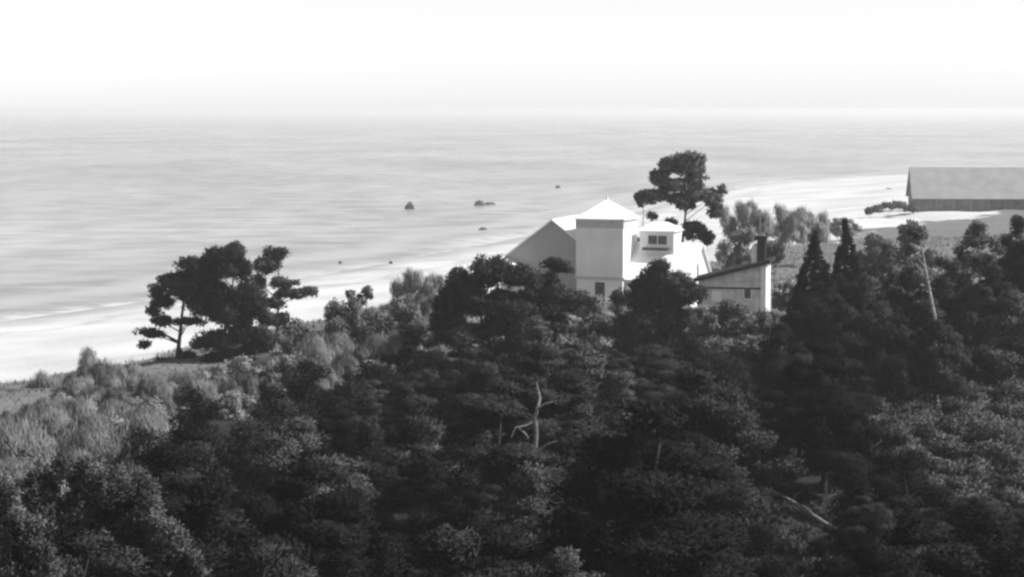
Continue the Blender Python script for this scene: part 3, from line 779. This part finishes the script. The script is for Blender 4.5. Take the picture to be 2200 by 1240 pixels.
MARKS = [('the near puffy pine', 215, 66), ('the dark squat pine', 418, 105), ('the flat topped pine', 655, 124), ('the broad rounded pine', 1040, 150), ('the tuft pine before the tower', 1195, 152),
         ('the pointed dome pine', 1415, 163), ('the bare dead tree', 1150, 95), ('the bright flat pad pine', 925, 100), ('the fallen trunk', 1720, 100), ('the two pointed spruces', 1780, 152),
         ('the leaning birch stem', 2000, 133), ('the tall birch', 2100, 150), ('the sunlit rounded crown', 1338, 108), ('the pale tipped central pine', 900, 108), ('the bottom centre pine', 1020, 72),
         ('the low house', 1570, 192), ('the bottom right corner', 2150, 70), ('the bottom edge left of centre', 700, 66), ('the slender beach pine', 378, 172), ('the highest willow', 205, 152), ('the left edge', 0, 120), ('the left end of the beach', -20, 150), ('the tallest beach pine', 470, 170), ('the soft pale willow', 905, 196), ('the low bush below the pines', 500, 150), ('the gap below the slender pine', 330, 140), ('the scrub above the near pines', 180, 108), ('the round grey bush', 765, 162)]
def where(x, D):
    nm, dx, dd = min(((m_[0], x - (m_[1] - CX) / F * m_[2], D - m_[2]) for m_ in MARKS), key=lambda q: q[1] ** 2 + (q[2] * .6) ** 2)
    far = 'farther ' if math.hypot(dx, dd) > 9 else ''
    if abs(dx) > abs(dd) * .45: return far + ('left of ' if dx < 0 else 'right of ') + nm
    return far + ('in front of ' if dd < 0 else 'behind ') + nm
TONE = {'pine_dark': 'dark', 'pine': 'grey', 'pine_light': 'sunlit toned', 'scrub': 'pale', 'scrub_mid': 'grey', 'leaf': 'grey'}
taken = [(o.location.x, o.location.y) for o in scene.objects if o.type == 'EMPTY' and o.parent is None and o.get('category') == 'tree']
rng = np.random.default_rng(21)
cnt = 0
for _ in range(6000):
    D = math.sqrt(rng.uniform(58 ** 2, 168 ** 2)); px = rng.uniform(-60, 2260)
    x = (px - CX) / F * D
    if min((x - a) ** 2 + (D - b_) ** 2 for a, b_ in taken) < 5.0 ** 2: continue
    sd_ = float(shore_dist(np.array([x]), np.array([D]))[0])
    if sd_ < 66 and px < 1500: continue
    line = np.interp(px, SKY_LINE[:, 0], SKY_LINE[:, 1])
    if 1010 < px < 1300 and D < 96: line = 1035
    if 1600 < px < 1850 and D < 104: line = 1195
    if px > 1820 and 100 < D < 134: continue                   # the open bank
    if px > 1780 and D <= 100: line = 1050
    h = min(9.0, at(px, line, D)[2] - ground_z(x, D)) * rng.uniform(.82, 1.0)
    if h < 3.2: continue
    taken.append((x, D)); cnt += 1
    mt = ('pine_dark', 'pine', 'pine_dark', 'pine', 'pine_light')[int(rng.integers(5))] if px < 1400 else ('pine_dark', 'pine_dark', 'pine')[int(rng.integers(3))]
    stand('pine', 'pine_tree', x, D, h / 8.2 * 1.0, mt, TONE[mt] + ' crowded pine ' + where(x, D), 'tree', 'crowded pines filling the wood', ('trunk', 'crown'), rng)
tk = []
for _ in range(4000):                                          # scrub behind the left beach
    px, D = rng.uniform(-60, 960), rng.uniform(98, 196)
    x = (px - CX) / F * D
    if tk and min((x - a) ** 2 + (D - b_) ** 2 for a, b_ in tk) < 2.35 ** 2: continue
    sd_ = float(shore_dist(np.array([x]), np.array([D]))[0])
    if sd_ < 47 + 8 * rng.random() or (sd_ > 76 and D < 142 and px > 330): continue
    ln_ = np.interp(px, [-60, 60, 150, 200, 290, 330, 430, 520, 620, 700, 780, 850, 960], [895, 875, 810, 775, 795, 810, 810, 785, 745, 705, 665, 640, 615])
    sc_ = min(rng.uniform(.7, 1.2), (at(px, ln_, D)[2] - ground_z(x, D)) / 3.1)
    if sc_ < .22: continue
    tk.append((x, D))
    twig = rng.random() < .7; mt = 'scrub' if rng.random() < .72 else 'scrub_mid'
    stand('twig' if twig else 'bush', 'willow_shrub' if twig else 'bush', x, D, sc_, mt,
          TONE[mt] + (' twiggy willow' if twig else ' leafy bush') + ' ' + where(x, D), 'bush', 'willows of the left scrub' if twig else 'leafy bushes of the left scrub', ('stems', 'foliage'), rng)
def ground_cover(name, n, pxr, Dr, hr, mat, label, leaf=.2):
    B = []
    for _ in range(n):
        D = math.sqrt(rng.uniform(Dr[0] ** 2, Dr[1] ** 2)); px = rng.uniform(*pxr); x = (px - CX) / F * D
        h = rng.uniform(*hr)
        if 1630 < px < 1825 and 92 < D < 108: h = .25
        if float(shore_dist(np.array([x]), np.array([D]))[0]) < 62: continue
        B.append((np.array((x, D, ground_z(x, D) + h * .45)), h * rng.uniform(.9, 1.6), h * rng.uniform(.9, 1.6), h * .6))
    V, Fc, C, PR = foliage(B, rng, leaf, .5, .7, .65, 'leaf')
    tag(mesh_obj(name, tri_mesh(name, V, Fc, clump=CLUMP.pop(id(V))), M[mat]), label, 'undergrowth', kind='stuff')
ground_cover('undergrowth', 300, (1820, 2270), (98, 152), (.5, 1.2), 'pine_light', 'grey low undergrowth covering the bank at the right', .17)
ground_cover('undergrowth', 420, (1380, 1840), (62, 168), (.4, 1.0), 'pine', 'dark low undergrowth beneath the pines around the fallen trunk')
ground_cover('undergrowth', 260, (1180, 1760), (166, 188), (.4, .9), 'scrub_mid', 'grey low undergrowth in front of the houses')
print('filled', cnt, len(tk))

# ------------------------------------------------------------------ bare dead tree and fallen trunk
D = 95.0
pb = at(1150, 1012, D); gz = ground_z(pb[0], D)
o0 = np.array((pb[0], D, gz))
snag = empty('dead_tree', (pb[0], D, gz), 0, 'bare dead tree with pale forked stem rising from the sunlit pine', 'tree')
def px_chain(pts, Ds, radii):
    return (np.array([at(a, b_, d) - o0 for (a, b_), d in zip(pts, Ds)]), np.array(radii))
ch = [(np.concatenate([[(0, 0, -0.4)], [at(a, b_, d) - o0 for (a, b_), d in zip(((1150, 1012), (1148, 975), (1152, 930), (1150, 895), (1160, 855), (1152, 820)), (D, D - .2, D - .4, D - .3, D, D + .2))]]), [.2, .13, .12, .11, .09, .07, .03])]
V, Fc = tubes(ch, 8)
mesh_obj('trunk', tri_mesh('trunk', V, Fc, True), M['bark_pale'], snag)
for pts in (((1150, 1000), (1156, 972), (1175, 955), (1197, 948)), ((1152, 880), (1172, 868), (1196, 862)), ((1150, 905), (1130, 915), (1108, 918), (1098, 940)), ((1112, 918), (1128, 932), (1136, 942))):
    V, Fc = tubes([px_chain(pts, [D - .3 - .1 * i for i in range(len(pts))], np.linspace(.075, .03, len(pts)))], 7)
    mesh_obj('branch', tri_mesh('branch', V, Fc, True), M['bark_pale'], snag)
def fallen(label, p0, p1, r, D0, D1):
    a, b_ = at(*p0, D0), at(*p1, D1)
    za, zb = ground_z(a[0], D0), ground_z(b_[0], D1)
    a[2] = max(a[2], za + r); b_[2] = max(b_[2], zb + r * .7)
    P = np.array([a + (b_ - a) * t for t in np.linspace(0, 1, 7)])
    P[:, 2] += 0.08 * np.sin(np.linspace(0, 5, 7))
    V, Fc = tubes([(P - a, np.linspace(r * .7, r, 7))], 9)
    o = empty('fallen_trunk', a, 0, label, 'log')
    mesh_obj('log', tri_mesh('log', V, Fc, True), M['bark_pale'], o)
    for t, dx in ((2, .5), (4, -.6)):
        V, Fc = tubes([(np.array([P[t] - a, P[t] - a + np.array((dx * .4, -.1, .35)), P[t] - a + np.array((dx, -.2, .6))]), [.05, .035, .012])], 6)
        mesh_obj('stub', tri_mesh('stub', V, Fc, True), M['bark_pale'], o)
fallen('pale fallen trunk lying slantwise in the deep shade at lower right', (1655, 1055), (1800, 1165), .13, 105, 94)

# ------------------------------------------------------------------ scrub and bushes
SCR = [  # label, D, px, top, hw, height, material, style, name, group
    ('round grey leafy bush in the gap between beach pines and dark wood', 162, 765, 642, 82, 110, 'scrub_mid', 'leaf'),
    ('grey bush on the right shoulder of the round grey bush', 160, 855, 640, 60, 100, 'scrub_mid', 'leaf'),
    ('soft pale willow bush standing against the beach left of the house', 196, 905, 570, 56, 80, 'scrub_hazy', 'twig'),
    ('low soft willow bush right of the pale one, by the house', 192, 965, 590, 40, 60, 'scrub_hazy', 'twig'),
    ('low grey bush in front of the rightmost beach pine', 160, 650, 690, 62, 90, 'scrub_mid', 'leaf'),
    ('low pale bush left below the round grey bush', 150, 610, 755, 70, 80, 'scrub', 'leaf'),
    ('pale bush right under the trunks of the beach pines', 152, 500, 770, 76, 90, 'scrub', 'leaf'),
    ('pale bush between dark squat pine and flat topped pine', 135, 500, 838, 46, 70, 'scrub', 'leaf'),
    ('wispy upright willow highest in the pale scrub on the left', 152, 205, 755, 62, 130, 'scrub', 'twig'),
    ('wispy willow right of the highest one in the pale scrub', 146, 290, 775, 56, 120, 'scrub', 'twig'),
    ('wispy low willow nearest the beach at the far left', 158, 110, 800, 56, 80, 'scrub', 'twig'),
    ('pale twiggy bush at the foot of the slender pine', 150, 375, 800, 60, 110, 'scrub', 'twig'),
    ('pale twiggy bush below the highest willow', 132, 215, 850, 66, 110, 'scrub', 'twig'),
    ('pale twiggy bush left of the dark squat pine', 124, 320, 865, 56, 100, 'scrub', 'twig'),
    ('pale twiggy bush at the left edge below the beach', 126, 60, 895, 70, 90, 'scrub', 'twig'),
    ('pale twiggy bush just above the near puffy pine', 110, 150, 935, 74, 100, 'scrub', 'twig'),
    ('pale twiggy bush above the sunlit shoulder of the near pine', 104, 250, 950, 50, 90, 'scrub', 'twig'),
    ('pale twiggy bush at the left edge above the corner pine', 100, 30, 985, 70, 90, 'scrub', 'twig'),
    ('pale grey scrub left of the mast behind the low house', 262, 1590, 432, 46, 60, 'scrub_hazy', 'twig'),
    ('pale grey scrub right of the mast behind the low house', 255, 1665, 438, 60, 60, 'scrub_hazy', 'twig'),
    ('pale grey scrub rightmost behind the low house', 262, 1730, 445, 44, 50, 'scrub_hazy', 'twig'),
    ('low grey bush directly behind the chimney', 222, 1600, 490, 50, 70, 'scrub', 'leaf'),
    ('dark small bush at the upper end of the tarred roof', 208, 1664, 512, 14, 36, 'leaf', 'leaf'),
    ('pale low scrub beside the sunlit end wall', 184, 1700, 600, 30, 46, 'scrub', 'leaf'),
    ('pale scrub in front of the tower door', 180, 1290, 638, 48, 50, 'scrub', 'leaf'),
    ('grey scrub in front of the low house wall', 176, 1560, 640, 54, 60, 'scrub_mid', 'leaf'),
    ('grey scrub below the low house\'s sunlit corner', 172, 1625, 665, 44, 40, 'scrub_mid', 'leaf'),
    ('grey scrub between tower door and pointed dome pine', 170, 1300, 670, 50, 60, 'leaf', 'leaf'),
    ('grey low scrub on the sand before the shed', 330, 1800, 470, 44, 24, 'scrub', 'leaf'),
]
for lab, D, px, top, hw, hh, mt, st in SCR:
    tree('willow_shrub' if st == 'twig' else 'bush', lab, D, px, auto=(px, top, hw, hh * 1.25, 'mass'), mat=mt, style=st, bark='bark',
         pad=.5, flat=1.0 if st == 'twig' else .8, cover=.45 if st == 'twig' else .75, limbs=16, cat='bush', r0=.05, bend=.1, leafk=1.9 if st == 'twig' else .8,
         trunk_name='stems', crown_name='foliage', group='bushes and scrub of the dunes')
for lab, D, bl in (('dark low bush trailing left of the long shed', 402, [(1872, 454, 16, 6), (1892, 450, 18, 7), (1912, 446, 18, 8), (1930, 443, 14, 8)]),
                   ('small flat dark bush on the sand above the shed bushes', 560, [(1893, 413, 12, 3), (1908, 412, 14, 4), (1920, 413, 8, 3)]),
                   ('dark low bush at the left corner of the long shed', 405, [(1945, 445, 16, 9), (1962, 448, 14, 9)])):
    tree('bush', lab, D, bl[1][0], bl, mat='leaf', style='leaf', pad=.5, flat=.8, limbs=10, cat='bush', r0=.05, trunk_name='stems', crown_name='foliage', group='bushes and scrub of the dunes', trunk_top=.5)
tree('bush', 'small two headed bush sticking up above the round grey bush', 166, 772, [(752, 632, 11, 8), (790, 630, 14, 11), (775, 645, 16, 8), (762, 655, 16, 10)], mat='scrub_mid', style='leaf', pad=.25, flat=.8, limbs=10, cat='bush', r0=.05, trunk_name='stems', crown_name='foliage', group='bushes and scrub of the dunes')

# ------------------------------------------------------------------ grass on the dunes and the bank
rng = np.random.default_rng(3)
n = 90000
X = rng.uniform(-75, 95, n); Y = rng.uniform(85, 330, n)
s = shore_dist(X, Y); v = veg_mask(X, Y, s)
keep = (v > 0.45) & (v < 1.6) & (np.abs(X / Y) < 0.30)
X, Y, s = X[keep], Y[keep], s[keep]
Z = terrain(X, Y, s)
n = len(X)
hgt = rng.uniform(.15, .45, n)
ax = np.stack([rng.normal(size=n) * .35, rng.normal(size=n) * .35, np.ones(n)], 1)
a = rng.uniform(0, math.pi, n); wd = rng.uniform(.03, .09, n)
sd = np.stack([np.cos(a) * wd, np.sin(a) * wd, np.zeros(n)], 1)
P = np.stack([X, Y, Z - .03], 1)
V = np.stack([P - sd, P + sd, P + ax * hgt[:, None]], 1).reshape(-1, 3)
tag(mesh_obj('dune_grass', tri_mesh('dune_grass', V, np.arange(3 * n).reshape(n, 3), clump=np.repeat(ax * np.array([1, 1, .8]) + np.array([.0, -.3, 0]), 3, axis=0)), M['grass']), 'dry dune grass on the open ground', 'grass', kind='stuff')
TRIS[0] += n

# ------------------------------------------------------------------ boulders in the sea
def boulder(label, px, py, w_px, h_px, seed, group='boulders off the beach', stretch=1.0):
    x, y = wl_pt(px, py + h_px * 0.5)
    s = scale_at(y)
    rw, rh = w_px * s / 2, h_px * s
    rng = np.random.default_rng(seed)
    nu, nv = 14, 9
    V = []
    ph = rng.uniform(0, 6.3, (4, 2)); 
    for i in range(nv + 1):
        th = math.pi * i / nv
        for j in range(nu):
            f = 2 * math.pi * j / nu
            k = 1 + .09 * math.sin(2 * f + ph[0, 0]) * math.sin(th) + .07 * math.sin(3 * f + 2 * th + ph[1, 0]) + .08 * math.sin(5 * f - 3 * th + ph[2, 0]) + rng.uniform(-.05, .05)
            V.append((rw * k * math.sin(th) * math.cos(f), rw * .8 * stretch * k * math.sin(th) * math.sin(f), rh * (math.cos(th) * k)))
    Fc = [(i * nu + j, i * nu + (j + 1) % nu, (i + 1) * nu + (j + 1) % nu, (i + 1) * nu + j) for i in range(nv) for j in range(nu)]
    o = poly('boulder', V, [f[::-1] for f in Fc], M['rock'], None)
    o.location = (x, y, -0.1)
    return tag(o, label, 'rock', group)
boulder('round dark boulder alone in the sea, leftmost of the large ones', 880, 442, 20, 15, 1)
boulder('dark boulder with a low tail, largest in the sea left of the house', 1030, 436, 22, 11, 2)
boulder('low flat rock forming the tail right of the largest sea boulder', 1052, 437, 24, 6, 3)
boulder('small grey boulder in the sea below the largest one', 1037, 491, 20, 6, 4)
boulder('small boulder farthest out, above the left roof end', 1199, 401, 14, 6, 5)
boulder('small stone close to the beach, left of the near pair', 731, 563, 9, 6, 6)
boulder('small stone close to the beach, right of the near pair', 840, 564, 10, 8, 7)
# look-alikes standing in the same spot are told apart by their order from left to right
same = {}
for o in scene.objects:
    if o.parent is None and o.get('label'): same.setdefault(o['label'], []).append(o)
ORD = ['leftmost', 'second from left', 'third from left', 'fourth from left', 'fifth from left', 'sixth from left', 'seventh from left', 'eighth from left', 'ninth from left', 'tenth from left', 'eleventh from left', 'twelfth from left', 'thirteenth from left', 'fourteenth from left']
for lab, os_ in same.items():
    if len(os_) < 2: continue
    os_.sort(key=lambda o: o.location.x / max(1.0, o.location.y))
    for k, o in enumerate(os_):
        w_ = ('left one' if k == 0 else 'right one') if len(os_) == 2 else ('rightmost' if k == len(os_) - 1 else ORD[min(k, 13)])
        o['label'] = lab + ', ' + w_
print('foliage triangles', TRIS[0], 'objects', len(scene.objects))
